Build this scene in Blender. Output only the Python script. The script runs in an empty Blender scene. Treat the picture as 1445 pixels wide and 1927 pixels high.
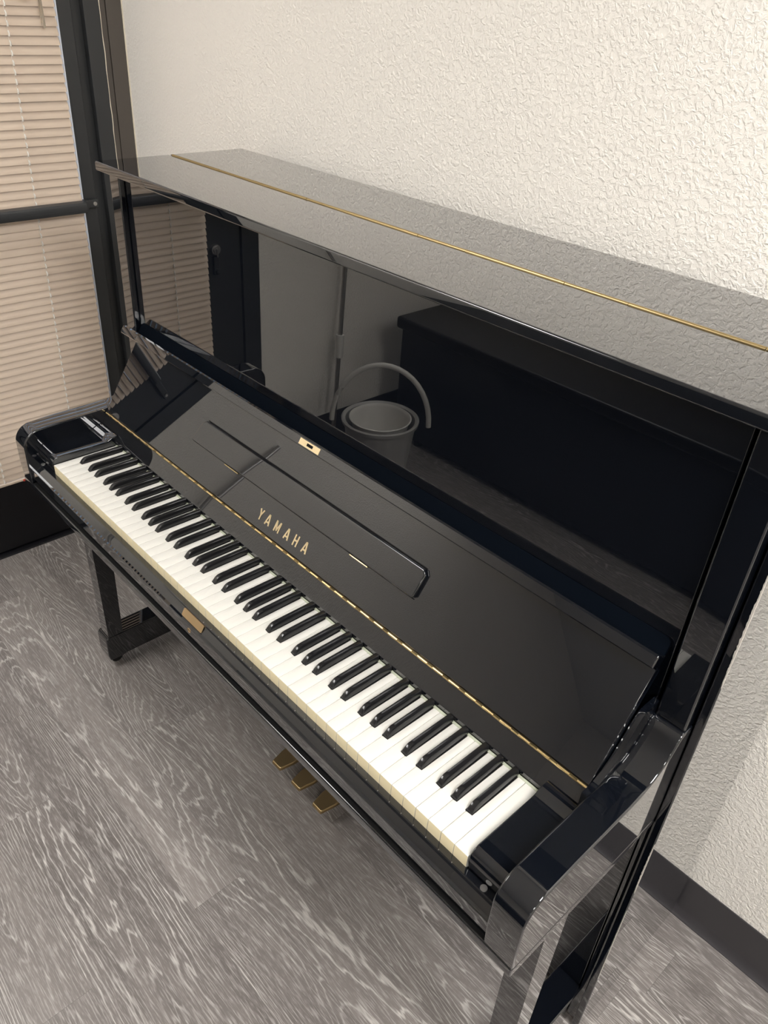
import bpy, bmesh, math, random
from mathutils import Vector, Matrix
random.seed(7)
S = bpy.context.scene
COL = S.collection

# ---------------------------------------------------------------- camera
def look(yaw, pitch, roll):
    cy, sy, cp, sp = math.cos(yaw), math.sin(yaw), math.cos(pitch), math.sin(pitch)
    f = Vector((-sy*cp, cy*cp, sp)); r = Vector((cy, sy, 0)); u = r.cross(f)
    cr, sr = math.cos(roll), math.sin(roll)
    r2 = r*cr + u*sr; u2 = u*cr - r*sr
    return Matrix((r2, u2, -f)).transposed()
cd = bpy.data.cameras.new('camera'); cam = bpy.data.objects.new('camera', cd); COL.objects.link(cam)
cam.matrix_world = Matrix.Translation((0.9337, -0.5235, 1.6421)) @ look(0.7996, -0.5840, 0.0643).to_4x4()
cd.sensor_fit = 'HORIZONTAL'; cd.sensor_width = 36; cd.lens = 1477.43/1445*36
cd.shift_x = 25.75/1445; cd.shift_y = -5.34/1445; cd.clip_start = 0.02
S.camera = cam
# ---------------------------------------------------------------- world (daylight outside the glass door) and exposure
w = bpy.data.worlds.new('daylight'); S.world = w; w.use_nodes = True
w.node_tree.nodes['Background'].inputs[0].default_value = (0.72, 0.82, 1.0, 1)
w.node_tree.nodes['Background'].inputs[1].default_value = 1.5
S.view_settings.view_transform = 'Standard'; S.view_settings.look = 'None'
S.view_settings.gamma = 1; S.view_settings.exposure = 0.0
PANEL_STRENGTH = 25.0
CEILING_Z = 2.7
# ceiling panel lamps: x, y, size x, size y, relative brightness
PANELS = [(1.8, -0.15, 1.2, 0.6, 1.45), (2.4, -2.0, 1.2, 0.6, 0.8), (2.6, -4.8, 1.2, 0.6, 0.6), (-0.95, -1.25, 0.6, 1.2, 0.70)]

# ---------------------------------------------------------------- materials
def N(nt, typ, **kw):
    n = nt.nodes.new(typ)
    for k, v in kw.items(): setattr(n, k, v)
    return n
def mat(name, col, rough=0.5, metal=0.0, ior=1.5, spec=None, emit=None, es=0.0):
    m = bpy.data.materials.new(name); m.use_nodes = True
    b = m.node_tree.nodes['Principled BSDF']
    b.inputs['Base Color'].default_value = (*col, 1); b.inputs['Roughness'].default_value = rough
    b.inputs['Metallic'].default_value = metal; b.inputs['IOR'].default_value = ior
    if spec is not None: b.inputs['Specular IOR Level'].default_value = spec
    if emit: b.inputs['Emission Color'].default_value = (*emit, 1); b.inputs['Emission Strength'].default_value = es
    return m
def B(m): return m.node_tree.nodes['Principled BSDF']
def coords(nt, kind='Object'):
    return N(nt, 'ShaderNodeTexCoord').outputs[kind]
def add_bump(m, scale, strength, dist, detail=2, stretch=(1,1,1), kind='Object'):
    nt = m.node_tree
    mp = N(nt, 'ShaderNodeMapping'); mp.inputs['Scale'].default_value = stretch
    no = N(nt, 'ShaderNodeTexNoise'); no.inputs['Scale'].default_value = scale; no.inputs['Detail'].default_value = detail
    bp = N(nt, 'ShaderNodeBump'); bp.inputs['Strength'].default_value = strength; bp.inputs['Distance'].default_value = dist
    nt.links.new(coords(nt, kind), mp.inputs[0]); nt.links.new(mp.outputs[0], no.inputs['Vector'])
    nt.links.new(no.outputs['Fac'], bp.inputs['Height']); nt.links.new(bp.outputs[0], B(m).inputs['Normal'])
    return bp
def vary_rough(m, scale, lo, hi):
    nt = m.node_tree
    no = N(nt, 'ShaderNodeTexNoise'); no.inputs['Scale'].default_value = scale; no.inputs['Detail'].default_value = 5
    mr = N(nt, 'ShaderNodeMapRange'); mr.inputs['To Min'].default_value = lo; mr.inputs['To Max'].default_value = hi
    nt.links.new(coords(nt), no.inputs['Vector']); nt.links.new(no.outputs['Fac'], mr.inputs['Value'])
    nt.links.new(mr.outputs[0], B(m).inputs['Roughness'])

LACQ = mat('black_lacquer', (0.0035, 0.0045, 0.007), 0.012, ior=1.55)
B(LACQ).inputs['Coat Weight'].default_value = 1.0; B(LACQ).inputs['Coat Roughness'].default_value = 0.01; B(LACQ).inputs['Coat IOR'].default_value = 1.5
add_bump(LACQ, 7, 0.04, 0.0004, 0)
LACQD = mat('dull_black_lacquer', (0.006, 0.0065, 0.008), 0.35, ior=1.5)
BACKM = mat('matte_black_back', (0.0012, 0.0025, 0.005), 0.7, spec=0.03)
GROOVE = mat('groove_black', (0.002, 0.002, 0.002), 0.7, spec=0.2)
BRASS = mat('polished_brass', (0.86, 0.66, 0.33), 0.22, 1.0); vary_rough(BRASS, 40, 0.15, 0.32)
AGED = mat('aged_brass', (0.50, 0.38, 0.19), 0.35, 1.0)
SATIN = mat('satin_brass', (0.80, 0.66, 0.42), 0.42, 1.0)
WORN = mat('tarnished_brass', (0.62, 0.45, 0.26), 0.38, 1.0); vary_rough(WORN, 90, 0.28, 0.5)
PEDAL = mat('aged_pedal_brass', (0.45, 0.33, 0.17), 0.42, 1.0); add_bump(PEDAL, 25, 0.08, 0.0003)
IVORY = mat('white_key_plastic', (0.68, 0.665, 0.62), 0.28, ior=1.5)
CREAM = mat('yellowed_key_front', (0.74, 0.65, 0.43), 0.4)
EBONY = mat('black_key_plastic', (0.010, 0.010, 0.011), 0.16, ior=1.5)
FELT = mat('pale_felt', (0.42, 0.44, 0.34), 0.95, spec=0.1)
GREYF = mat('grey_key_stick', (0.25, 0.25, 0.24), 0.6)
STEEL = mat('steel', (0.5, 0.49, 0.48), 0.35, 1.0)
RUBBER = mat('dark_rubber', (0.012, 0.012, 0.012), 0.5)
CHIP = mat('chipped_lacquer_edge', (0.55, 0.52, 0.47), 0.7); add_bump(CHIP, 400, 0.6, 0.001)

def wall_mat(name, col):
    m = mat(name, col, 0.55, spec=0.35); nt = m.node_tree
    n1 = N(nt, 'ShaderNodeTexNoise'); n1.inputs['Scale'].default_value = 120; n1.inputs['Detail'].default_value = 3.5; n1.inputs['Roughness'].default_value = 0.55
    n1.inputs['Distortion'].default_value = 0.6
    r1 = N(nt, 'ShaderNodeValToRGB'); r1.color_ramp.elements[0].position = 0.42; r1.color_ramp.elements[1].position = 0.62
    bp = N(nt, 'ShaderNodeBump'); bp.inputs['Strength'].default_value = 0.55; bp.inputs['Distance'].default_value = 0.0017
    nt.links.new(coords(nt), n1.inputs['Vector']); nt.links.new(n1.outputs['Fac'], r1.inputs[0])
    nt.links.new(r1.outputs[0], bp.inputs['Height']); nt.links.new(bp.outputs[0], B(m).inputs['Normal'])
    return m
WALL = wall_mat('textured_wall_paint', (0.86, 0.825, 0.765))
CEIL = mat('ceiling_paint', (0.80, 0.79, 0.76), 0.9); add_bump(CEIL, 80, 0.3, 0.002)
VINYL = mat('black_vinyl_base', (0.045, 0.042, 0.046), 0.32); add_bump(VINYL, 300, 0.1, 0.0003)
ALU = mat('charcoal_aluminium', (0.030, 0.032, 0.034), 0.42, spec=0.5); add_bump(ALU, 500, 0.08, 0.0002)
ALUB = mat('bronze_aluminium', (0.085, 0.072, 0.062), 0.45, spec=0.5); add_bump(ALUB, 500, 0.08, 0.0002)
ALUD = mat('black_aluminium', (0.006, 0.006, 0.008), 0.4, spec=0.4); add_bump(ALUD, 400, 0.08, 0.0002)
BEAD = mat('daylight_white_bead', (0.80, 0.85, 0.95), 0.5)  # bluish white stands in for daylight in the gap beside the blind
CAULK = mat('cream_caulk', (0.75, 0.68, 0.55), 0.6)
BLIND = mat('beige_blind_vinyl', (0.78, 0.645, 0.525), 0.45)
nt = BLIND.node_tree; ms = N(nt, 'ShaderNodeMixShader'); tl = N(nt, 'ShaderNodeBsdfTranslucent'); tl.inputs[0].default_value = (0.88, 0.74, 0.60, 1); ms.inputs[0].default_value = 0.15
nt.links.new(B(BLIND).outputs[0], ms.inputs[1]); nt.links.new(tl.outputs[0], ms.inputs[2]); nt.links.new(ms.outputs[0], nt.nodes['Material Output'].inputs[0])
CORD = mat('white_cord', (0.85, 0.82, 0.76), 0.7)
CLEAR = mat('clear_wand_plastic', (0.62, 0.55, 0.45), 0.15)
CLEAR.node_tree.nodes['Principled BSDF'].inputs['Transmission Weight'].default_value = 0.6
RED = mat('red_plastic', (0.6, 0.08, 0.05), 0.4)
LAMPFR = mat('white_lamp_frame', (0.8, 0.8, 0.8), 0.5)
DIFF = mat('lamp_diffuser', (0.9, 0.9, 0.9), 0.6, emit=(1.0, 0.98, 0.955), es=PANEL_STRENGTH)
PLG = mat('grey_plastic', (0.42, 0.41, 0.39), 0.45)
PLW = mat('white_plastic', (0.72, 0.70, 0.66), 0.4)
GLASS = bpy.data.materials.new('door_glass'); GLASS.use_nodes = True
nt = GLASS.node_tree; nt.nodes.clear()
o_ = N(nt, 'ShaderNodeOutputMaterial'); mx = N(nt, 'ShaderNodeMixShader'); tr = N(nt, 'ShaderNodeBsdfTransparent'); gl = N(nt, 'ShaderNodeBsdfGlossy'); fr = N(nt, 'ShaderNodeFresnel')
gl.inputs['Roughness'].default_value = 0.01; tr.inputs[0].default_value = (0.9, 0.94, 0.96, 1)
nt.links.new(fr.outputs[0], mx.inputs[0]); nt.links.new(tr.outputs[0], mx.inputs[1]); nt.links.new(gl.outputs[0], mx.inputs[2]); nt.links.new(mx.outputs[0], o_.inputs[0])

# ---------------------------------------------------------------- floor material (uses the planks' own UVs)
def floor_mat():
    m = mat('grey_oak_plank', (0.2, 0.19, 0.18), 0.4, spec=0.5); nt = m.node_tree; L = nt.links.new
    uv = N(nt, 'ShaderNodeUVMap', uv_map='plank')        # metres along / across, with a different offset per plank
    ed = N(nt, 'ShaderNodeUVMap', uv_map='edge')         # 0..L, 0..W inside the plank
    rnd = N(nt, 'ShaderNodeAttribute', attribute_name='tone')
    def mapping(sx, sy):
        mp = N(nt, 'ShaderNodeMapping'); mp.inputs['Scale'].default_value = (sx, sy, 1); L(uv.outputs[0], mp.inputs[0]); return mp.outputs[0]
    def noise(vec, sc, det=2, dist=0.0, ro=0.5):
        n = N(nt, 'ShaderNodeTexNoise'); n.inputs['Scale'].default_value = sc; n.inputs['Detail'].default_value = det
        n.inputs['Distortion'].default_value = dist; n.inputs['Roughness'].default_value = ro; L(vec, n.inputs['Vector']); return n.outputs['Fac']
    def math_(op, a, b=None, c=None):
        n = N(nt, 'ShaderNodeMath', operation=op)
        for i, v in enumerate((a, b, c)):
            if v is None: continue
            if isinstance(v, (int, float)): n.inputs[i].default_value = v
            else: L(v, n.inputs[i])
        return n.outputs[0]
    def ramp(f, a, b):
        n = N(nt, 'ShaderNodeMapRange'); n.interpolation_type = 'SMOOTHSTEP'; L(f, n.inputs['Value'])
        n.inputs['From Min'].default_value = a; n.inputs['From Max'].default_value = b; return n.outputs[0]
    # growth-ring contour lines: cathedrals and knots
    field = noise(mapping(0.85, 6.5), 1.0, 1.5, 0.25, 0.35)
    fine = noise(mapping(12, 90), 1.0, 2)
    phase = math_('ADD', math_('MULTIPLY', field, 44.0), math_('MULTIPLY', fine, 1.3))
    tri = math_('PINGPONG', phase, 0.5)
    ring = ramp(tri, 0.34, 0.5)
    patch = ramp(noise(mapping(1.2, 7), 1.3, 2), 0.36, 0.62)
    ring = math_('MULTIPLY', ring, math_('MULTIPLY_ADD', patch, 0.8, 0.12))
    # fine open-pore streaks
    pores = ramp(noise(mapping(22, 330), 1.0, 2.5), 0.48, 0.70)
    pores2 = ramp(noise(mapping(60, 800), 1.0, 2), 0.52, 0.75)
    light = math_('MINIMUM', math_('ADD', math_('MULTIPLY', ring, 0.70), math_('ADD', math_('MULTIPLY', pores, 0.36), math_('MULTIPLY', pores2, 0.26))), 1.0)
    base = N(nt, 'ShaderNodeMixRGB'); base.inputs[1].default_value = (0.085, 0.074, 0.070, 1); base.inputs[2].default_value = (0.29, 0.262, 0.246, 1)
    cl = noise(mapping(2.2, 18), 1.0, 5, 0.2, 0.6)
    L(math_('MULTIPLY_ADD', cl, 0.9, math_('MULTIPLY_ADD', rnd.outputs['Fac'], 0.35, -0.15)), base.inputs[0])
    top = N(nt, 'ShaderNodeMixRGB'); L(base.outputs[0], top.inputs[1]); top.inputs[2].default_value = (0.60, 0.57, 0.54, 1); L(light, top.inputs[0])
    # seams
    sep = N(nt, 'ShaderNodeSeparateXYZ'); L(ed.outputs[0], sep.inputs[0])
    d = math_('MINIMUM', sep.outputs[0], sep.outputs[1])
    seam = math_('SUBTRACT', 1.0, ramp(d, 0.0002, 0.0012))
    sm = N(nt, 'ShaderNodeMixRGB'); L(math_('MULTIPLY', seam, 0.55), sm.inputs[0]); L(top.outputs[0], sm.inputs[1]); sm.inputs[2].default_value = (0.05, 0.045, 0.042, 1)
    L(sm.outputs[0], B(m).inputs['Base Color'])
    rr = N(nt, 'ShaderNodeMapRange'); L(light, rr.inputs['Value']); rr.inputs['To Min'].default_value = 0.34; rr.inputs['To Max'].default_value = 0.5
    L(rr.outputs[0], B(m).inputs['Roughness'])
    bp = N(nt, 'ShaderNodeBump'); bp.inputs['Strength'].default_value = 0.25; bp.inputs['Distance'].default_value = 0.0006
    L(math_('SUBTRACT', light, seam), bp.inputs['Height']); L(bp.outputs[0], B(m).inputs['Normal'])
    return m
FLOOR = floor_mat()

# ---------------------------------------------------------------- mesh helpers
def link(name, bm, mats, parent=None, smooth=True, angle=40, wn=True):
    me = bpy.data.meshes.new(name)
    bmesh.ops.recalc_face_normals(bm, faces=bm.faces)
    bm.to_mesh(me); bm.free()
    for m in (mats if isinstance(mats, (list, tuple)) else [mats]): me.materials.append(m)
    if smooth:
        for p in me.polygons: p.use_smooth = True
        me.set_sharp_from_angle(angle=math.radians(angle))
    o = bpy.data.objects.new(name, me); COL.objects.link(o)
    if smooth and wn:
        md = o.modifiers.new('weighted_normal', 'WEIGHTED_NORMAL'); md.keep_sharp = True
    if parent: o.parent = parent
    return o
def bevel(bm, off, seg=3, geom=None):
    if off <= 0: return
    es = geom if geom is not None else [e for e in bm.edges if e.calc_face_angle(0) > 0.6]
    bmesh.ops.bevel(bm, geom=es, offset=off, segments=seg, profile=0.5, affect='EDGES', clamp_overlap=True)
def box(bm, x0, x1, y0, y1, z0, z1, off=0, seg=3, M=None, mi=0):
    t = bmesh.new()
    bmesh.ops.create_cube(t, size=1)
    for v in t.verts: v.co = Vector(((x0+x1)/2 + v.co.x*(x1-x0), (y0+y1)/2 + v.co.y*(y1-y0), (z0+z1)/2 + v.co.z*(z1-z0)))
    bevel(t, off, seg); merge(bm, t, M, mi); return bm
def merge(bm, t, M=None, mi=0):
    if M is not None: bmesh.ops.transform(t, matrix=M, verts=t.verts)
    for f in t.faces: f.material_index = mi
    me = bpy.data.meshes.new('tmp'); t.to_mesh(me); t.free(); bm.from_mesh(me); bpy.data.meshes.remove(me)
def prism(bm, prof, x0, x1, off=0, seg=2, M=None, mi=0, axis='X'):
    """extrude a closed (y,z) profile along x"""
    t = bmesh.new()
    if axis == 'X': P = lambda a, p: (a, p[0], p[1])
    elif axis == 'Y': P = lambda a, p: (p[0], a, p[1])
    else: P = lambda a, p: (p[0], p[1], a)
    A = [t.verts.new(P(x0, p)) for p in prof]; C = [t.verts.new(P(x1, p)) for p in prof]
    t.faces.new(A); t.faces.new(C[::-1]); n = len(prof)
    for i in range(n): t.faces.new((A[i], A[(i+1) % n], C[(i+1) % n], C[i]))
    bmesh.ops.recalc_face_normals(t, faces=t.faces)
    if off > 0:
        bevel(t, off, seg, [e for e in t.edges if abs((e.verts[0].co - e.verts[1].co)['XYZ'.index(axis)]) < 1e-9])
    merge(bm, t, M, mi); return bm
def cyl(bm, p0, p1, r, seg=20, M=None, mi=0, r2=None):
    p0, p1 = Vector(p0), Vector(p1); d = p1 - p0; t = bmesh.new()
    bmesh.ops.create_cone(t, cap_ends=True, segments=seg, radius1=r, radius2=r if r2 is None else r2, depth=d.length)
    q = Vector((0, 0, 1)).rotation_difference(d.normalized()).to_matrix().to_4x4()
    bmesh.ops.transform(t, matrix=Matrix.Translation((p0+p1)/2) @ q, verts=t.verts)
    merge(bm, t, M, mi); return bm
def tube(bm, pts, r, seg=8, mi=0):
    pts = [Vector(p) for p in pts]; rings = []
    for i, p in enumerate(pts):
        d = (pts[min(i+1, len(pts)-1)] - pts[max(i-1, 0)]).normalized()
        a = d.cross(Vector((0.3, 0.2, 1)) if abs(d.z) < 0.9 else Vector((1, 0, 0))).normalized(); b = d.cross(a)
        rings.append([bm.verts.new(p + (a*math.cos(2*math.pi*k/seg) + b*math.sin(2*math.pi*k/seg))*r) for k in range(seg)])
    for i in range(len(rings)-1):
        for k in range(seg):
            f = bm.faces.new((rings[i][k], rings[i][(k+1) % seg], rings[i+1][(k+1) % seg], rings[i+1][k])); f.material_index = mi
    f = bm.faces.new(rings[0][::-1]); f.material_index = mi; f = bm.faces.new(rings[-1]); f.material_index = mi
    return bm
def lathe(bm, prof, c, seg=40, mi=0):
    rings = []
    for r, z in prof:
        rings.append([bm.verts.new((c[0]+r*math.cos(2*math.pi*k/seg), c[1]+r*math.sin(2*math.pi*k/seg), c[2]+z)) for k in range(seg)])
    for i in range(len(rings)-1):
        for k in range(seg):
            bm.faces.new((rings[i][k], rings[i][(k+1) % seg], rings[i+1][(k+1) % seg], rings[i+1][k])).material_index = mi
    return bm
def arc(cx, cz, r, a0, a1, n):
    return [(cx + r*math.cos(math.radians(a0+(a1-a0)*i/n)), cz + r*math.sin(math.radians(a0+(a1-a0)*i/n))) for i in range(n+1)]
def bmn(): return bmesh.new()
def struct(o, label=None):
    o['kind'] = 'structure'
    if label: o['label'] = label
    return o
def thing(name, label, cat, loc=(0, 0, 0), group=None):
    o = bpy.data.objects.new(name, None); COL.objects.link(o); o.location = loc; o.empty_display_size = 0.1
    o['label'] = label; o['category'] = cat
    if group: o['group'] = group
    return o

# ================================================================ ROOM
XL, XR, YB, YF = -1.384, 4.0, 0.675, -6.5
def floor():
    bm = bmn(); uvp = bm.loops.layers.uv.new('plank'); uve = bm.loops.layers.uv.new('edge')
    tone = bm.faces.layers.float.new('tone_f')
    W, Ln = 0.1175, 1.22
    known = {0: -0.682, 1: 0.062, 3: -0.401, -1: -0.39, -2: 0.069, 6: 0.789}
    k0 = -0.2345; tones = []
    for k in range(-55, 9):
        y0, y1 = k0 + k*W, k0 + (k+1)*W
        if y1 < YF: continue
        y1c = min(y1, YB + 0.02)
        if y0 >= y1c: continue
        j = known.get(k, random.uniform(-0.6, 0.6)); x = j - Ln*math.ceil((j - XL + 0.2)/Ln)
        while x < XR + 0.1:
            x0, x1 = x, x + Ln
            vs = [bm.verts.new((a, b, 0)) for a, b in ((x0, y0), (x1, y0), (x1, y1c), (x0, y1c))]
            f = bm.faces.new(vs); ox, oy = random.uniform(0, 40), random.uniform(0, 40); fl = random.choice((-1, 1))
            for lp in f.loops:
                c = lp.vert.co
                lp[uvp].uv = (ox + (c.x-x0)*fl, oy + (c.y-y0))
                lp[uve].uv = (c.x-x0, c.y-y0)
            tones.append(random.random()); f[tone] = tones[-1]
            x += Ln
    o = link('floor', bm, FLOOR, smooth=False)
    at = o.data.attributes.new('tone', 'FLOAT', 'FACE')
    for i, v in enumerate(tones): at.data[i].value = v
    return struct(o)
floor()
def slab(name, x0, x1, y0, y1, z0, z1, m):
    b = bmn(); box(b, x0, x1, y0, y1, z0, z1); return struct(link(name, b, m, smooth=False))
slab('wall_back', XL-0.2, XR+0.1, YB, YB+0.1, -0.02, CEILING_Z, WALL)
slab('wall_right', XR, XR+0.1, YF, YB, -0.02, CEILING_Z, WALL)
slab('wall_front', XL-0.2, XR+0.1, YF-0.1, YF, -0.02, CEILING_Z, WALL)
slab('ceiling', XL-0.2, XR+0.1, YF-0.1, YB+0.1, CEILING_Z, CEILING_Z+0.1, CEIL)
# left wall: beyond the door frame, and above it
DY0, DY1, DZ = -0.504, 0.671, 2.16
b = bmn(); box(b, XL-0.16, XL, YF, DY0, -0.02, CEILING_Z); box(b, XL-0.16, XL, DY0, YB, DZ, CEILING_Z)
struct(link('wall_left', b, WALL, smooth=False))
def baseboard(name, p0, p1, nrm):
    """cove vinyl base from p0 to p1, nrm = direction into the room"""
    prof = [(0, 0), (0.014, 0), (0.014, 0.003), (0.009, 0.008), (0.005, 0.018), (0.0035, 0.03), (0.0035, 0.116), (0.002, 0.12), (0, 0.12)]
    b = bmn(); A = []; C = []
    for d, z in prof:
        A.append(b.verts.new((p0[0]+nrm[0]*d, p0[1]+nrm[1]*d, z))); C.append(b.verts.new((p1[0]+nrm[0]*d, p1[1]+nrm[1]*d, z)))
    n = len(prof)
    for i in range(n): b.faces.new((A[i], A[(i+1) % n], C[(i+1) % n], C[i]))
    b.faces.new(A); b.faces.new(C[::-1])
    return struct(link(name, b, VINYL))
baseboard('baseboard_back', (XL, YB), (XR, YB), (0, -1))
baseboard('baseboard_left', (XL, YF), (XL, DY0-0.002), (1, 0))
baseboard('baseboard_right', (XR, YF), (XR, YB-0.015), (-1, 0))

# ---------------------------------------------------------------- glazed door and its frame (left wall)
def door():
    X = XL
    # frame: charcoal jamb, bronze mullion against the corner, far jamb and header
    b = bmn()
    box(b, X-0.12, X, 0.562, 0.607, 0, DZ, 0.0015, 2)
    box(b, X-0.12, X-0.022, 0.534, 0.562, 0, DZ)
    box(b, X-0.12, X, DY0, -0.434, 0, DZ, 0.0015, 2)
    box(b, X-0.12, X, -0.434, 0.562, 2.10, DZ, 0.0015, 2)
    fr = struct(link('trim_1', b, ALU))
    b = bmn(); box(b, X-0.12, X-0.004, 0.6085, 0.6255, 0, DZ, 0.001, 2); box(b, X-0.12, X-0.001, 0.6265, 0.6705, 0, DZ, 0.001, 2)
    struct(link('trim_2', b, ALUB))
    b = bmn()
    # bead of caulk between the jambs, uneven like the real one
    pts = []
    for i in range(60):
        z = 0.8 + i*0.022
        pts.append((X - 0.0005 + 0.0012*math.sin(i*0.9), 0.6077 + 0.0006*math.sin(i*1.7+1), z))
    tube(b, pts, 0.0013, 6)
    box(b, X-0.05, X-0.0005, 0.6712, 0.6748, 0.12, DZ)
    struct(link('trim_3', b, CAULK))
    # threshold
    b = bmn(); prism(b, [(X-0.1, 0), (X+0.012, 0), (X+0.004, 0.007), (X-0.1, 0.012)], DY0+0.07, 0.562, 0.001, 1, axis='Y')
    struct(link('trim_4', b, ALUD))
    d = bpy.data.objects.new('door_1', None); COL.objects.link(d); d.location = (0, 0, 0); d['kind'] = 'structure'
    d['label'] = 'glazed door with charcoal metal stiles'
    b = bmn(); box(b, X-0.05, X-0.006, 0.493, 0.532, 0.012, 2.09, 0.003, 3); box(b, X-0.05, X-0.006, -0.43, -0.292, 0.012, 2.09, 0.003, 3)
    link('door_stile', b, ALU, d)
    b = bmn(); box(b, X-0.05, X-0.006, -0.292, 0.493, 0.012, 0.262, 0.002, 2); box(b, X-0.05, X-0.006, -0.292, 0.493, 2.0, 2.09, 0.002, 2)
    link('door_rail', b, ALUD, d)
    b = bmn(); box(b, X-0.022, X-0.0062, 0.4838, 0.4878, 0.262, 2.0, 0.0008, 2); box(b, X-0.022, X-0.0068, 0.4886, 0.4930, 0.262, 2.0, 0.0008, 2)
    link('daylight_bead', b, BEAD, d)  # strips added at the stile, coloured like the bright daylight gap
    b = bmn(); box(b, X-0.013, X-0.008, -0.292, 0.4838, 0.262, 2.0); link('glass_pane', b, GLASS, d, smooth=False)
    # push bar with riveted end tabs
    b = bmn()
    prism(b, [(X+0.018, 1.0635), (X+0.044, 1.062), (X+0.047, 1.066), (X+0.047, 1.084), (X+0.042, 1.0895), (X+0.018, 1.091)], -0.30, 0.478, 0.0015, 2, axis='Y')
    prism(b, [(X+0.030, 1.071), (X+0.0475, 1.071), (X+0.0475, 1.0725), (X+0.030, 1.0725)], -0.30, 0.478, axis='Y')
    for y0, y1 in ((0.470, 0.529), (-0.40, -0.295)):
        box(b, X-0.006, X+0.012, y0, y1, 1.066, 1.0885, 0.002, 2)
        box(b, X+0.010, X+0.03, y0 if y0 > 0 else y1-0.02, (y0+0.02) if y0 > 0 else y1, 1.066, 1.0885, 0.002, 2)
    pb = link('push_bar', b, ALU, d)
    b = bmn()
    for y in (0.517, -0.385):
        cyl(b, (X+0.011, y, 1.077), (X+0.0155, y, 1.077), 0.0055, 16); cyl(b, (X+0.0155, y, 1.077), (X+0.017, y, 1.077), 0.004, 16)
    link('rivet', b, STEEL, pb)
    # lock cylinder and thumb lever on the far stile
    b = bmn(); cyl(b, (X-0.006, -0.325, 0.885), (X+0.008, -0.325, 0.885), 0.017, 28); cyl(b, (X+0.008, -0.325, 0.885), (X+0.012, -0.325, 0.885), 0.012, 28)
    box(b, X+0.011, X+0.016, -0.327, -0.323, 0.862, 0.89, 0.001, 2)
    link('lock_cylinder', b, STEEL, d)
    b = bmn(); box(b, X-0.006, X+0.006, -0.337, -0.315, 0.80, 0.862, 0.003, 3); cyl(b, (X, -0.325, 0.815), (X+0.018, -0.325, 0.815), 0.007, 16)
    link('lock_plate', b, ALU, d)
door()

# ---------------------------------------------------------------- blind on the door
def blind():
    t = thing('window_blind', 'closed beige horizontal slat blind covering the glass of the door', 'blind', (XL, 0.1, 0.262))
    inv = Matrix.Translation((-XL, -0.1, -0.262))
    Y0, Y1 = -0.288, 0.480; X = XL + 0.006; pitch = 0.02145; zr = 0.2745
    b = bmn()
    n = int((1.98 - zr)/pitch)
    for i in range(n):
        z = zr + 0.012 + i*pitch
        ang = math.radians(62 + random.uniform(-1.2, 1.2)); wdt = 0.0268; c = []
        if z < 0.52: ang = math.radians(59 + random.uniform(-2, 2))
        dz = random.uniform(-0.0006, 0.0006); dz2 = dz + random.uniform(-0.0008, 0.0008)
        for k in range(7):
            s = (k/6-0.5); bow = 0.0034*(1 - 4*s*s)
            # lower edge towards the room, crown towards the room
            px = -s*wdt*math.cos(ang) + bow*math.sin(ang); pz = s*wdt*math.sin(ang) + bow*math.cos(ang)
            c.append((px, pz))
        lo = [[b.verts.new((X+px+th, y, z+pz+dd)) for px, pz in c] for th in (0, -0.0004) for y, dd in ((Y0, dz), (Y1, dz2))]
        for k in range(6):
            b.faces.new((lo[0][k], lo[0][k+1], lo[1][k+1], lo[1][k])); b.faces.new((lo[2][k], lo[3][k], lo[3][k+1], lo[2][k+1]))
        for k in (0, 6): b.faces.new((lo[0][k], lo[1][k], lo[3][k], lo[2][k]))
        for e in (0, 1):
            for k in range(6): b.faces.new((lo[e][k], lo[e+2][k], lo[e+2][k+1], lo[e][k+1]))
    bmesh.ops.transform(b, matrix=inv, verts=b.verts); link('slats', b, BLIND, t, angle=60, wn=False)
    b = bmn(); box(b, X-0.012, X+0.012, Y0, Y1, 0.263, 0.2725, 0.003, 3, inv); link('bottom_rail', b, BLIND, t)
    b = bmn(); box(b, X-0.014, X+0.020, Y0-0.003, Y1+0.003, 1.985, 2.03, 0.002, 2, inv); link('headrail', b, BLIND, t)
    for y in (0.352, 0.095, -0.157):
        b = bmn()
        lean = -0.0155
        for i in range(n):
            z = zr + 0.012 + i*pitch; yy = y + lean*(1.57 - z)/1.1*1.0 if y > 0.3 else y
            # the lift cord shows for a moment between two slats
            tube(b, [(X+0.0085, yy, z-0.0135), (X+0.0105, yy, z-0.0075), (X+0.0070, yy-0.0006, z-0.0015)], 0.0018, 6)
            tube(b, [(X+0.0095, yy-0.003, z-0.0115), (X+0.0095, yy-0.003, z+0.010)], 0.00035, 4)
        bmesh.ops.transform(b, matrix=inv, verts=b.verts); link('lift_cord', b, CORD, t, wn=False)
    b = bmn(); tube(b, [(X+0.03, 0.425, 1.985), (X+0.024, 0.432, 1.74), (X+0.02, 0.440, 1.515)], 0.0035, 6)
    tube(b, [(X+0.024, 0.433, 1.97), (X+0.022, 0.4345, 1.75), (X+0.018, 0.434, 1.52)], 0.0012, 6)
    bmesh.ops.transform(b, matrix=inv, verts=b.verts); link('tilt_wand', b, CLEAR, t)
    b = bmn(); box(b, X+0.018, X+0.032, 0.385, 0.415, 1.575, 1.590, 0.004, 3, inv); link('wand_hook', b, CLEAR, t)
    b = bmn(); box(b, X+0.004, X+0.014, 0.150, 0.160, 0.2625, 0.270, 0.0015, 2, inv); r = link('rail_button', b, RED, t); r['label'] = 'small red plastic button'
blind()

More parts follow.
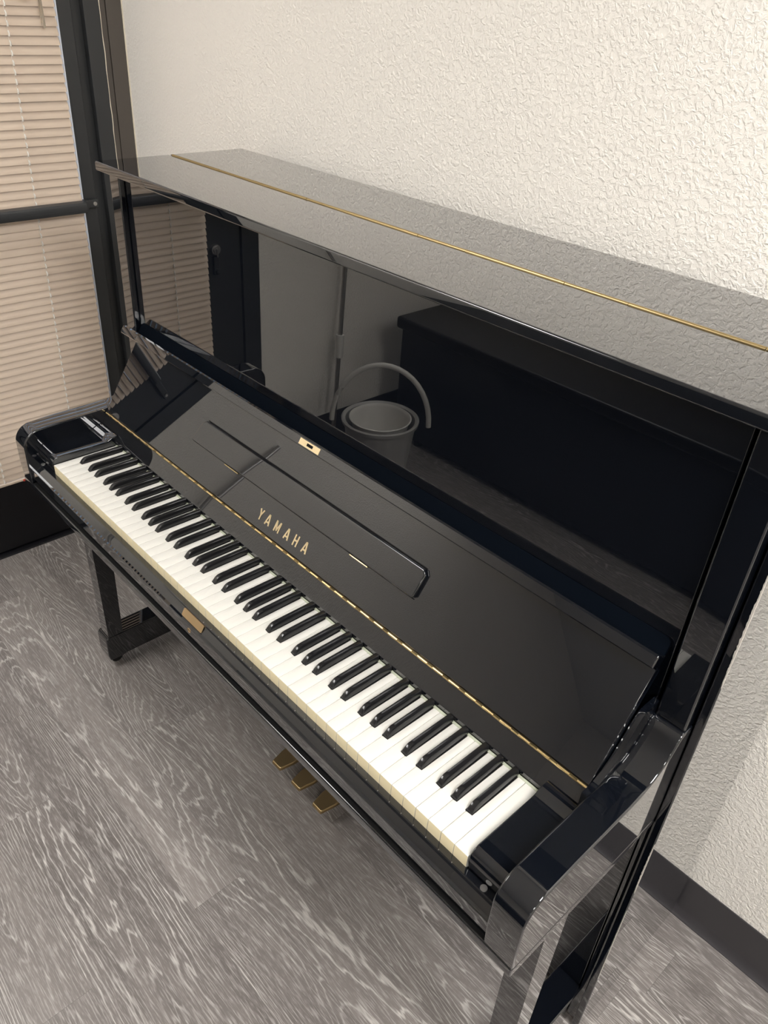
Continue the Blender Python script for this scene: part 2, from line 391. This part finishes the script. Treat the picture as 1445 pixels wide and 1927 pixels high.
# ---------------------------------------------------------------- ceiling lamps
LBL = ['ceiling light panel over the right end of the piano', 'ceiling light panel at the right, farther from the piano', 'ceiling light panel at the left, farther from the piano', 'ceiling light panel above the left end of the keyboard']
for (x, y, sx, sy, rel), lb in zip(PANELS, LBL):
    t = thing('ceiling_light', lb, 'ceiling light', (x, y, CEILING_Z), 'ceiling light panels')
    b = bmn(); fw = 0.02
    box(b, -sx/2, sx/2, -sy/2, -sy/2+fw, -0.03, 0); box(b, -sx/2, sx/2, sy/2-fw, sy/2, -0.03, 0)
    box(b, -sx/2, -sx/2+fw, -sy/2+fw, sy/2-fw, -0.03, 0); box(b, sx/2-fw, sx/2, -sy/2+fw, sy/2-fw, -0.03, 0)
    link('lamp_frame', b, LAMPFR, t, smooth=False)
    b = bmn(); box(b, -sx/2+fw, sx/2-fw, -sy/2+fw, sy/2-fw, -0.02, -0.012); dm = DIFF.copy(); B(dm).inputs['Emission Strength'].default_value = PANEL_STRENGTH*rel; link('diffuser', b, dm, t, smooth=False)

# ---------------------------------------------------------------- mop bucket and mop, mirrored in the lacquer
def bucket():
    cx, cy = -1.02, -0.80
    t = thing('mop_bucket', 'pale grey mop bucket with wringer basket beside the left wall', 'bucket', (cx, cy, 0))
    b = bmn(); lathe(b, [(0, 0.002), (0.105, 0.002), (0.11, 0.01), (0.14, 0.24), (0.15, 0.245), (0.152, 0.258), (0.146, 0.262), (0.136, 0.255), (0.106, 0.02), (0, 0.016)], (0, 0, 0)); link('bucket_body', b, PLG, t)
    b = bmn(); lathe(b, [(0.03, 0.14), (0.09, 0.145), (0.108, 0.25), (0.118, 0.264), (0.122, 0.262), (0.112, 0.245), (0.094, 0.14), (0.03, 0.136), (0.03, 0.14)], (0, 0, 0)); link('wringer_basket', b, PLW, t)
    b = bmn(); tube(b, [(0.02+0.15*math.cos(a)*0.9, 0.02-0.13*math.cos(a), 0.25+0.24*math.sin(a)) for a in [math.pi*i/20 for i in range(21)]], 0.010, 10); link('handle', b, PLW, t)
    t = thing('mop', 'mop with thin dark pole leaning in the left wall corner beside the bucket', 'mop', (-1.30, -0.80, 0))
    b = bmn(); tube(b, [(0, 0, 0.06), (-0.07, -0.13, 1.35)], 0.0095, 12); link('pole', b, STEEL, t)
    b = bmn(); tube(b, [(-0.019, -0.035, 0.40), (-0.024, -0.044, 0.49)], 0.018, 12); link('clip', b, PLW, t)
    b = bmn(); lathe(b, [(0, 0.075), (0.03, 0.07), (0.06, 0.045), (0.075, 0.004), (0, 0.002)], (0, 0, 0), 24); link('mop_head', b, PLG, t)
bucket()

def standin():  # unseen dark box added to blacken what the upper panel reflects
    t = thing('dark_standin', 'long low black cabinet added behind the viewer for the dark mass mirrored in the upper panel', 'standin', (-0.1, -1.42, 0))
    b = bmn(); box(b, -1.14, 1.25, -0.35, 0.35, 0.50, 0.55, 0.012, 4); link('standin_top', b, LACQD, t)
    b = bmn(); box(b, -1.12, 1.23, -0.33, 0.33, 0.03, 0.50, 0.004, 2); link('standin_body', b, LACQD, t)
    for x in (-1.0, 1.2):
        for y in (-0.3, 0.3):
            b = bmn(); cyl(b, (x, y, 0), (x, y, 0.03), 0.02, 16); link('foot', b, RUBBER, t)
standin()

# ================================================================ PIANO
P = thing('upright_piano', 'glossy black upright piano with open fallboard standing against the textured white wall', 'piano', (0, 0.3, 0))
INV = Matrix.Translation((0, -0.3, 0))
def part(name, b, m, parent=None, label=None, **kw):
    if parent is None:
        bmesh.ops.transform(b, matrix=INV, verts=b.verts); parent = P
    else:
        bmesh.ops.transform(b, matrix=INV, verts=b.verts)
    o = link(name, b, m, parent, **kw)
    if label: o['label'] = label
    return o
AR, AL = 0.724, -0.743           # outer faces of the arms
IR, IL = 0.6765, -0.692           # inner faces of the arms
CX = -0.0105
# side panels
for x0, x1 in ((AR+0.0002, 0.737), (-0.757, AL-0.0002)):
    b = bmn(); box(b, x0, x1, 0.305, 0.655, 0.012, 1.289, 0.002, 3); sp = part('side_panel', b, LACQ)
    if x0 > 0: right_side = sp
# chipped edge on the right side panel
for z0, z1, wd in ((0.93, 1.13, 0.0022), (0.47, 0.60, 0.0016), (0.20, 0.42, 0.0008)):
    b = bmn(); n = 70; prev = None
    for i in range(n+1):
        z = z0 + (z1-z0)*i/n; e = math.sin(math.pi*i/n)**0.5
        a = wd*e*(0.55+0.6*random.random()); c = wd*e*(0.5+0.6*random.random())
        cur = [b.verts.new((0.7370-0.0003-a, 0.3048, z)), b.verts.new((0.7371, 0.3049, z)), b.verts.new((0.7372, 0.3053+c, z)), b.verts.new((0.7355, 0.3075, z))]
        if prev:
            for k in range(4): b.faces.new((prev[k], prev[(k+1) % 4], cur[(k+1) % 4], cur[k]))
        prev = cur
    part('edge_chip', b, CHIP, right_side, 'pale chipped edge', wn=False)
# inner posts of the lower case and pilasters above the arms
for s, (x0, x1) in ((1, (0.678, 0.7215)), (-1, (-0.769, -0.7285))):
    b = bmn(); box(b, x0, x1, 0.285, 0.33, 0.848, 1.289, 0.003, 3); part('pilaster', b, LACQ)
for x0, x1 in ((0.712, 0.7238), (-0.7428, -0.731)):
    b = bmn(); box(b, x0, x1, 0.312, 0.35, 0.02, 0.634, 0.002, 2); part('lower_post', b, LACQ)
# back board and bottom board
b = bmn(); box(b, -0.742, 0.723, 0.59, 0.632, 0.02, 1.285); part('back_frame', b, LACQD, smooth=False)
b = bmn(); box(b, -0.742, 0.723, 0.335, 0.59, 0.02, 0.06); part('bottom_board', b, LACQD, smooth=False)
b = bmn(); box(b, -0.729, 0.708, 0.320, 0.338, 0.062, 0.632, 0.002, 2); part('lower_panel', b, LACQ)
# upper panel
b = bmn(); box(b, -0.7265, 0.6705, 0.299, 0.318, 0.79, 1.284, 0.0025, 3); part('upper_panel', b, LACQ)
# lid: front flap, fixed back leaf, piano hinge between
LX0, LX1 = -0.779, 0.755
b = bmn(); box(b, LX0, LX1, 0.2605, 0.4385, 1.2895, 1.308, 0.0035, 4); part('front_lid', b, LACQ)
b = bmn(); box(b, LX0, LX1, 0.4420, 0.635, 1.2895, 1.308, 0.002, 3); part('back_lid', b, LACQ)
b = bmn(); x = LX0 + 0.014; i = 0
while x < LX1 - 0.02:
    x2 = min(x + (0.105 if i % 2 else 0.19), LX1 - 0.02)
    cyl(b, (x, 0.4402, 1.3078), (x2-0.0008, 0.4402, 1.3078), 0.0028 if i % 2 else 0.0031, 14); x = x2; i += 1
part('lid_hinge', b, AGED, label='long brass hinge')
b = bmn(); box(b, LX0+0.002, LX1-0.002, 0.4382, 0.4422, 1.290, 1.3055); part('hinge_gap', b, GROOVE, smooth=False)
# arms
armp = [(-0.028, 0.655), (-0.0305, 0.69), (-0.0305, 0.728)] + [(-0.0305+0.0395*(1-math.cos(math.radians(a))), 0.742+0.0400*math.sin(math.radians(a))) for a in range(6, 91, 7)] + \
    [(0.06, 0.7845), (0.13, 0.7855), (0.185, 0.7865), (0.205, 0.7885), (0.222, 0.793), (0.237, 0.8), (0.249, 0.8085), (0.259, 0.8195), (0.267, 0.832), (0.273, 0.8415), (0.279, 0.8465), (0.286, 0.848), (0.305, 0.848), (0.305, 0.655)]
armL = [(y, z) for y, z in armp]
def spline0(pts, n=5):
    out = []
    for i in range(len(pts)-1):
        p0, p1, p2, p3 = [Vector(pts[min(max(k, 0), len(pts)-1)]) for k in (i-1, i, i+1, i+2)]
        for k in range(n):
            t = k/n; out.append(tuple(0.5*((2*p1) + (p2-p0)*t + (2*p0-5*p1+4*p2-p3)*t*t + (3*p1-p0-3*p2+p3)*t**3)))
    return out + [pts[-1]]
i0 = armp.index((0.185, 0.7865)); i1 = armp.index((0.286, 0.848))
armp = armp[:i0] + spline0(armp[i0:i1+1], 4) + armp[i1+1:]
for x0, x1 in ((IR, AR), (AL, IL)):
    b = bmn(); prism(b, armp, x0, x1, 0.003, 3); part('arm', b, LACQ, angle=50)
# stepped inner cheek of each arm, behind the fallboard ends
chk = [(0.150, 0.70), (0.150, 0.787), (0.175, 0.7885), (0.195, 0.80), (0.212, 0.8165), (0.224, 0.834), (0.240, 0.858), (0.255, 0.870), (0.288, 0.870), (0.298, 0.866), (0.298, 0.70)]
def spline(pts, n=5):
    out = []
    for i in range(len(pts)-1):
        p0, p1, p2, p3 = [Vector(pts[min(max(k, 0), len(pts)-1)]) for k in (i-1, i, i+1, i+2)]
        for k in range(n):
            t = k/n; out.append(tuple(0.5*((2*p1) + (p2-p0)*t + (2*p0-5*p1+4*p2-p3)*t*t + (3*p1-p0-3*p2+p3)*t**3)))
    return out + [pts[-1]]
chk = [chk[0]] + spline(chk[1:-2], 10) + chk[-2:]
for x0, x1 in ((0.6685, 0.6775), (-0.7015, -0.6925)):
    b = bmn(); prism(b, chk, x0, x1); part('arm_cheek', b, LACQ)
# key blocks
kbp = [(0.002, 0.708), (-0.0015, 0.725), (0.0005, 0.736), (0.006, 0.743), (0.014, 0.7455), (0.122, 0.7455), (0.130, 0.7465), (0.136, 0.749), (0.142, 0.7525), (0.155, 0.7535), (0.155, 0.66), (0.002, 0.66)]
for x0, x1 in ((0.6155, IR-0.0003), (IL+0.0003, -0.6155)):
    b = bmn(); prism(b, kbp, x0, x1, 0.002, 3); part('key_block', b, LACQ)
# key bed and frame underneath
b = bmn(); box(b, AL+0.0005, AR-0.0005, -0.0285, 0.304, 0.6345, 0.6535, 0.003, 3); kb = part('key_bed', b, LACQ)
b = bmn(); box(b, IL+0.0008, IR-0.0008, -0.0265, -0.0205, 0.6534, 0.6548); part('gap_shade_strip', b, GROOVE, kb, smooth=False)  # matte black strip laid in for the shadow gap under the slip
b = bmn(); box(b, IL+0.0005, IR-0.0005, 0.006, 0.30, 0.654, 0.6985); part('key_frame', b, LACQD, smooth=False)
# key slip with stepped front
slip = [(0.001, 0.655), (-0.021, 0.655), (-0.0215, 0.666), (-0.0245, 0.668), (-0.0245, 0.689), (-0.0235, 0.6905), (-0.0195, 0.6915), (-0.0135, 0.700), (-0.0110, 0.7065), (-0.0095, 0.7080), (-0.001, 0.7080), (0.001, 0.707)]
b = bmn(); prism(b, slip, IL+0.0005, IR-0.0005); ks = part('key_slip', b, LACQ, angle=30)
for x, y, r in ((0.648, -0.0045, 0.0048), (-0.668, -0.0045, 0.0048)):
    b = bmn(); cyl(b, (x, y, 0.7075), (x, y, 0.7092), r, 24)
    box(b, x-0.0008, x+0.0008, y-0.0036, y+0.0036, 0.7090, 0.7094, mi=0)
    part('screw', b, STEEL, ks)

b = bmn()
for i in range(26, 52):                               # row of fine pin heads under the key fronts
    b = bmn(); x = -0.614 + 0.0236154*(i+0.5); cyl(b, (x-0.0045, -0.0095, 0.7072), (x-0.0045, -0.0095, 0.7086), 0.0007, 8)
    part('pin', b, STEEL, ks, wn=False)
def slope(x0, x1, t0, t1, th):                        # a plate lying on the sloped face of the slip
    a, c = Vector((0, -0.0195, 0.6915)), Vector((0, -0.0110, 0.7065)); d = c-a; nrm = Vector((0, -d.z, d.y)).normalized()
    return a, d, nrm
a_, d_, n_ = slope(0, 0, 0, 1, 0)
b = bmn(); Mx = Matrix(((1, 0, 0, -0.020), (0, d_.normalized().y, n_.y, a_.y), (0, d_.normalized().z, n_.z, a_.z), (0, 0, 0, 1)))
t_ = bmn(); box(t_, -0.030, 0.034, 0.0008, 0.0158, 0.0002, 0.0016)
bevel(t_, 0.0025, 3, [e for e in t_.edges if abs((e.verts[0].co-e.verts[1].co).z) > 0.001])
merge(b, t_, Mx); part('lock_strike', b, WORN, ks, 'tarnished brass strike plate')
b = bmn(); tube(b, [(-0.0195+0.0042*math.cos(a), -0.0249, 0.679+0.0042*math.sin(a)) for a in [2*math.pi*i/16 for i in range(15)]], 0.0008, 6)
part('keyhole', b, WORN, ks)
# ---------------------------------------------------------------- fixed strip behind the keys + shelf
HY, HZ, FY, FZ = 0.168, 0.778, 0.263, 0.931
b = bmn(); prism(b, [(0.1515, 0.7415), (0.1502, 0.7402), (0.1500, 0.7335), (0.17, 0.7335), (0.17, 0.70), (0.2985, 0.70), (0.2985, 0.786), (0.20, 0.786), (0.176, 0.7745), (0.168, 0.7742)], IL+0.0004, IR-0.0004, 0.0005, 1); part('nameboard_strip', b, LACQ)
b = bmn(); box(b, -0.6145, 0.6145, 0.1462, 0.1505, 0.722, 0.7306); part('felt_strip', b, FELT, smooth=False)
# ---------------------------------------------------------------- keys
PW = 0.0236154
whites = 'CDEFGAB'; seq = ['A', 'B'] + list(whites)*7 + ['C']
off = {'C': -0.0035, 'D': 0.0035, 'F': -0.0042, 'G': 0.0, 'A': 0.0042}
bl = []
for i, n in enumerate(seq[:-1]):
    if n in off: bl.append((i, -0.614 + PW*(i+1) + off[n]))
blx = dict(bl); HWN = 0.0068
cache = {}
def white_mesh(i):
    x0 = -0.614 + PW*i; g = 0.00045
    l = blx.get(i-1); r = blx.get(i)
    lx = g if l is None else max(g, l + HWN - x0); rx = PW - g if r is None else min(PW-g, r - HWN - x0)
    key = (round(lx, 5), round(rx, 5))
    if key in cache: return cache[key]
    Yn, Ye = 0.0485, 0.1495
    out = [(g, 0), (PW-g, 0)]
    if r is not None: out += [(PW-g, Yn), (rx, Yn)]
    out += [(rx, Ye), (lx, Ye)]
    if l is not None: out += [(lx, Yn), (g, Yn)]
    b = bmn()
    A = [b.verts.new((x, y, 0.7025)) for x, y in out]; T = [b.verts.new((x, y, 0.73)) for x, y in out]
    b.faces.new(A[::-1]); tf = b.faces.new(T); n = len(out); ff = None
    for k in range(n):
        f = b.faces.new((A[k], A[(k+1) % n], T[(k+1) % n], T[k]))
        if k == 0: ff = f
        f.material_index = 1 if k == 0 else 0
    # thin plastic top: a lip that overhangs the front by a hair
    bevel(b, 0.0005, 2, list(tf.edges))
    bmesh.ops.recalc_face_normals(b, faces=b.faces)
    for f in b.faces:
        f.smooth = True
        if f.normal.y < -0.9 and f.calc_area() > 1e-4: f.material_index = 1
        elif f.material_index == 1 and f.normal.y > -0.9: f.material_index = 0
    me = bpy.data.meshes.new('white_key'); b.to_mesh(me); b.free(); me.materials.append(IVORY); me.materials.append(CREAM)
    me.set_sharp_from_angle(angle=math.radians(50)); cache[key] = me; return me
for i in range(52):
    o = bpy.data.objects.new('white_key', white_mesh(i)); COL.objects.link(o); o.parent = P
    o.location = (-0.614 + PW*i, -0.3, random.uniform(-0.0003, 0.0001))
def black_mesh():
    b = bmn()
    # cross-sections along y: (y, half width at base, half width at top, z top)
    sec = [(0.0495, 0.0057, 0.0046, 0.7312), (0.0515, 0.0057, 0.0044, 0.7345), (0.0548, 0.0057, 0.0042, 0.7382), (0.0582, 0.0056, 0.0041, 0.7406), (0.0618, 0.0056, 0.0041, 0.7419), (0.07, 0.0055, 0.0041, 0.7422), (0.1482, 0.0053, 0.0041, 0.7415), (0.1490, 0.0052, 0.0040, 0.7408)]
    rings = []
    for y, hb, ht, zt in sec:
        zb = 0.715; e = 0.0011; zm = max(0.7302, zt-0.0012)
        pts = [(-hb, zb), (-hb, 0.7300), (-ht-0.0002, zm), (-ht+e*0.4, zt-0.0002), (-ht+e, zt), (ht-e, zt), (ht-e*0.4, zt-0.0002), (ht+0.0002, zm), (hb, 0.7300), (hb, zb)]
        rings.append([b.verts.new((x, y, z)) for x, z in pts])
    for i in range(len(rings)-1):
        for k in range(9): b.faces.new((rings[i][k], rings[i][k+1], rings[i+1][k+1], rings[i+1][k]))
        b.faces.new((rings[i][9], rings[i][0], rings[i+1][0], rings[i+1][9]))
    b.faces.new(rings[0]); b.faces.new(rings[-1][::-1]); bmesh.ops.recalc_face_normals(b, faces=b.faces)
    for f in b.faces: f.smooth = True
    me = bpy.data.meshes.new('black_key'); b.to_mesh(me); b.free(); me.materials.append(EBONY); me.set_sharp_from_angle(angle=math.radians(33)); return me
bme = black_mesh()
for i, x in bl:
    o = bpy.data.objects.new('black_key', bme); COL.objects.link(o); o.parent = P; o.location = (x, -0.3, random.uniform(-0.0002, 0.0002))
# ---------------------------------------------------------------- fallboard (local frame: x, v up the board, n out of the board)
vd = Vector((0, FY-HY, FZ-HZ)).normalized(); nd = Vector((0, -vd.z, vd.y))
FM = Matrix(((1, 0, 0, 0), (0, vd.y, nd.y, HY), (0, vd.z, nd.z, HZ), (0, 0, 0, 1)))
b = bmn(); prism(b, [(0.0035, -0.001), (0.006, 0), (0.183, 0), (0.183, -0.012), (0.0035, -0.012)], -0.6905, 0.667, 0.001, 2, FM); fb = part('fallboard', b, LACQ)
t_ = bmn(); box(t_, -0.6895, 0.6665, 0.006, 0.182, -0.0180, -0.0123); b = bmn(); merge(b, t_, FM)
t_ = bmn(); box(t_, -0.716, 0.6635, 0.182, 0.2265, -0.0180, -0.0123); bevel(t_, 0.009, 4, [e for e in t_.edges if abs((e.verts[0].co-e.verts[1].co).z) > 0.001 and e.verts[0].co.y > 0.2]); merge(b, t_, FM)
part('fallboard_back', b, BACKM, fb, 'dull black back')
LE = 0.013
b = bmn(); prism(b, [(0.1838, -0.012), (0.1838, LE-0.002), (0.1855, LE), (0.2005, LE), (0.2035, LE-0.003), (0.2035, -0.012)], -0.745, 0.666, 0.0025, 3, FM); lip = part('fallboard_rail', b, LACQ, fb)
b = bmn(); x = -0.6885; i = 0
while x < 0.666:
    x2 = min(x + (0.0125 if i % 2 else 0.021), 0.667)
    cyl(b, (x, 0, 0), (x2-0.0004, 0, 0), 0.0024 if i % 2 else 0.0027, 5 if i % 2 else 12, FM); x = x2; i += 1
part('fallboard_hinge', b, BRASS, fb, 'long brass hinge', wn=False)
# folded music desk
b = bmn(); prism(b, [(-0.354, 0.0722), (0.294, 0.0722), (0.298, 0.0755), (0.300, 0.115), (0.293, 0.1228), (-0.335, 0.1228), (-0.344, 0.116), (-0.357, 0.0755)], 0.0002, 0.0085, 0.0028, 3, FM, axis='Z'); md = part('music_desk', b, LACQ, fb)
for x0, x1 in ((-0.238, -0.192), (0.143, 0.188)):
    b = bmn(); cyl(b, (x0, 0.0688, 0.0012), (x1, 0.0688, 0.0012), 0.0012, 8, FM)
    part('desk_hinge', b, BRASS, md)
b = bmn(); box(b, -0.356, 0.297, 0.0702, 0.0716, 0.0001, 0.0010, M=FM); box(b, -0.337, 0.294, 0.1232, 0.1250, 0.0001, 0.0010, M=FM)
part('desk_groove', b, GROOVE, md, smooth=False)
# lock plate on the rail
b = bmn()
def ring_plate(bm, x0, x1, v0, v1, hx0, hx1, hv0, hv1, z0, z1, M):
    for a in ((x0, hx0, v0, v1), (hx1, x1, v0, v1), (hx0, hx1, v0, hv0), (hx0, hx1, hv1, v1)): box(bm, a[0], a[1], a[2], a[3], z0, z1, M=M)
ring_plate(b, -0.0670, -0.0105, 0.1868, 0.1985, -0.046, -0.029, 0.1902, 0.1957, LE-0.0005, LE+0.0008, FM)
part('fallboard_lock', b, SATIN, lip, 'brass lock plate', smooth=False)
b = bmn(); box(b, -0.0462, -0.0288, 0.1900, 0.1959, LE, LE+0.0004, M=FM); part('lock_slot', b, GROOVE, lip, smooth=False)
# maker's name: six condensed brass capitals
def stroke(bm, p, q, wd):
    p, q = Vector(p), Vector(q); d = (q-p).normalized(); n = Vector((-d.y, d.x))*wd/2
    t = bmn(); vs = [(p-n), (q-n), (q+n), (p+n)]
    A = [t.verts.new((v.x, v.y, 0.0002)) for v in vs]; T = [t.verts.new((v.x, v.y, 0.0009)) for v in vs]
    t.faces.new(A[::-1]); t.faces.new(T)
    for k in range(4): t.faces.new((A[k], A[(k+1) % 4], T[(k+1) % 4], T[k]))
    merge(bm, t, FM)
V0, V1, SW = 0.0198, 0.0410, 0.0031
def glyph(ch, x, bm):
    h = V1-V0
    if ch == 'Y': S_ = [((0, V1), (0.0052, V0+h*0.46)), ((0.0104, V1), (0.0052, V0+h*0.46)), ((0.0052, V0), (0.0052, V0+h*0.52))]
    elif ch == 'A': S_ = [((0, V0), (0.0050, V1-0.0003)), ((0.0112, V0), (0.0062, V1-0.0003)), ((0.0030, V0+h*0.27), (0.0082, V0+h*0.27)), ((0.0042, V1-0.0012), (0.0070, V1-0.0012))]
    elif ch == 'M': S_ = [((0.0005, V0), (0.0005, V1)), ((0.0125, V0), (0.0125, V1)), ((0.0012, V1-0.0006), (0.0065, V0+h*0.12)), ((0.0118, V1-0.0006), (0.0065, V0+h*0.12))]
    elif ch == 'H': S_ = [((0, V0), (0, V1)), ((0.0088, V0), (0.0088, V1)), ((0, V0+h*0.5), (0.0088, V0+h*0.5))]
    for p, q in S_: stroke(bm, (x+p[0], p[1]), (x+q[0], q[1]), SW)
b = bmn()
for ch, x in (('Y', -0.0938), ('A', -0.0708), ('M', -0.0430), ('A', -0.0128), ('H', 0.0145), ('A', 0.0400)): glyph(ch, x, b)
part('maker_lettering', b, SATIN, fb, 'brass inlaid maker name', smooth=False)
# ---------------------------------------------------------------- legs, toe blocks, casters
for lx0, lx1, tx0, tx1 in ((0.667, 0.711, 0.660, 0.715), (-0.733, -0.689, -0.744, -0.689)):
    b = bmn(); t_ = bmn()
    q0 = [(lx0, 0.075), (lx1, 0.075), (lx1, 0.130), (lx0, 0.130)]; q1 = [(lx0+0.001, 0.082), (lx1-0.001, 0.082), (lx1-0.001, 0.124), (lx0+0.001, 0.124)]
    T = [t_.verts.new((x, y, 0.6345)) for x, y in q0]; A = [t_.verts.new((x, y, 0.112)) for x, y in q1]
    t_.faces.new(T); t_.faces.new(A[::-1])
    for k in range(4): t_.faces.new((A[k], A[(k+1) % 4], T[(k+1) % 4], T[k]))
    bevel(t_, 0.0015, 2); merge(b, t_); part('leg', b, LACQ)
    b = bmn(); prism(b, [(0.074, 0.048), (0.074, 0.104), (0.081, 0.112), (0.319, 0.112), (0.319, 0.032), (0.130, 0.032), (0.112, 0.028), (0.078, 0.030)], tx0, tx1, 0.003, 3); part('toe_block', b, LACQ)
    b = bmn(); cx = (tx0+tx1)/2
    cyl(b, (cx-0.009, 0.104, 0.0165), (cx+0.009, 0.104, 0.0165), 0.0165, 24); cyl(b, (cx, 0.104, 0.02), (cx, 0.104, 0.034), 0.007, 12)
    part('caster', b, RUBBER)
# ---------------------------------------------------------------- pedals
for cx in (-0.0945, -0.0185, 0.0625):
    b = bmn(); t_ = bmn()
    out = [(-0.0165, 0.2135), (-0.0145, 0.2105), (0.0145, 0.2105), (0.0165, 0.2135), (0.0235, 0.246), (0.0245, 0.262), (0.018, 0.285), (0.012, 0.33), (-0.012, 0.33), (-0.018, 0.285), (-0.0245, 0.262), (-0.0235, 0.246)]
    n = len(out); prof = [(0.90, 0.042), (1.0, 0.045), (1.0, 0.050), (0.96, 0.0535), (0.88, 0.055)]
    rings = []
    for sc, z in prof: rings.append([t_.verts.new((cx + x*sc, 0.26+(y-0.26)*(1-(1-sc)*0.55), z - (0.26-y)*0.04)) for x, y in out])
    t_.faces.new(rings[0][::-1]); t_.faces.new(rings[-1])
    for i in range(len(rings)-1):
        for k in range(n): t_.faces.new((rings[i][k], rings[i][(k+1) % n], rings[i+1][(k+1) % n], rings[i+1][k]))
    merge(b, t_); part('pedal', b, PEDAL, angle=60)
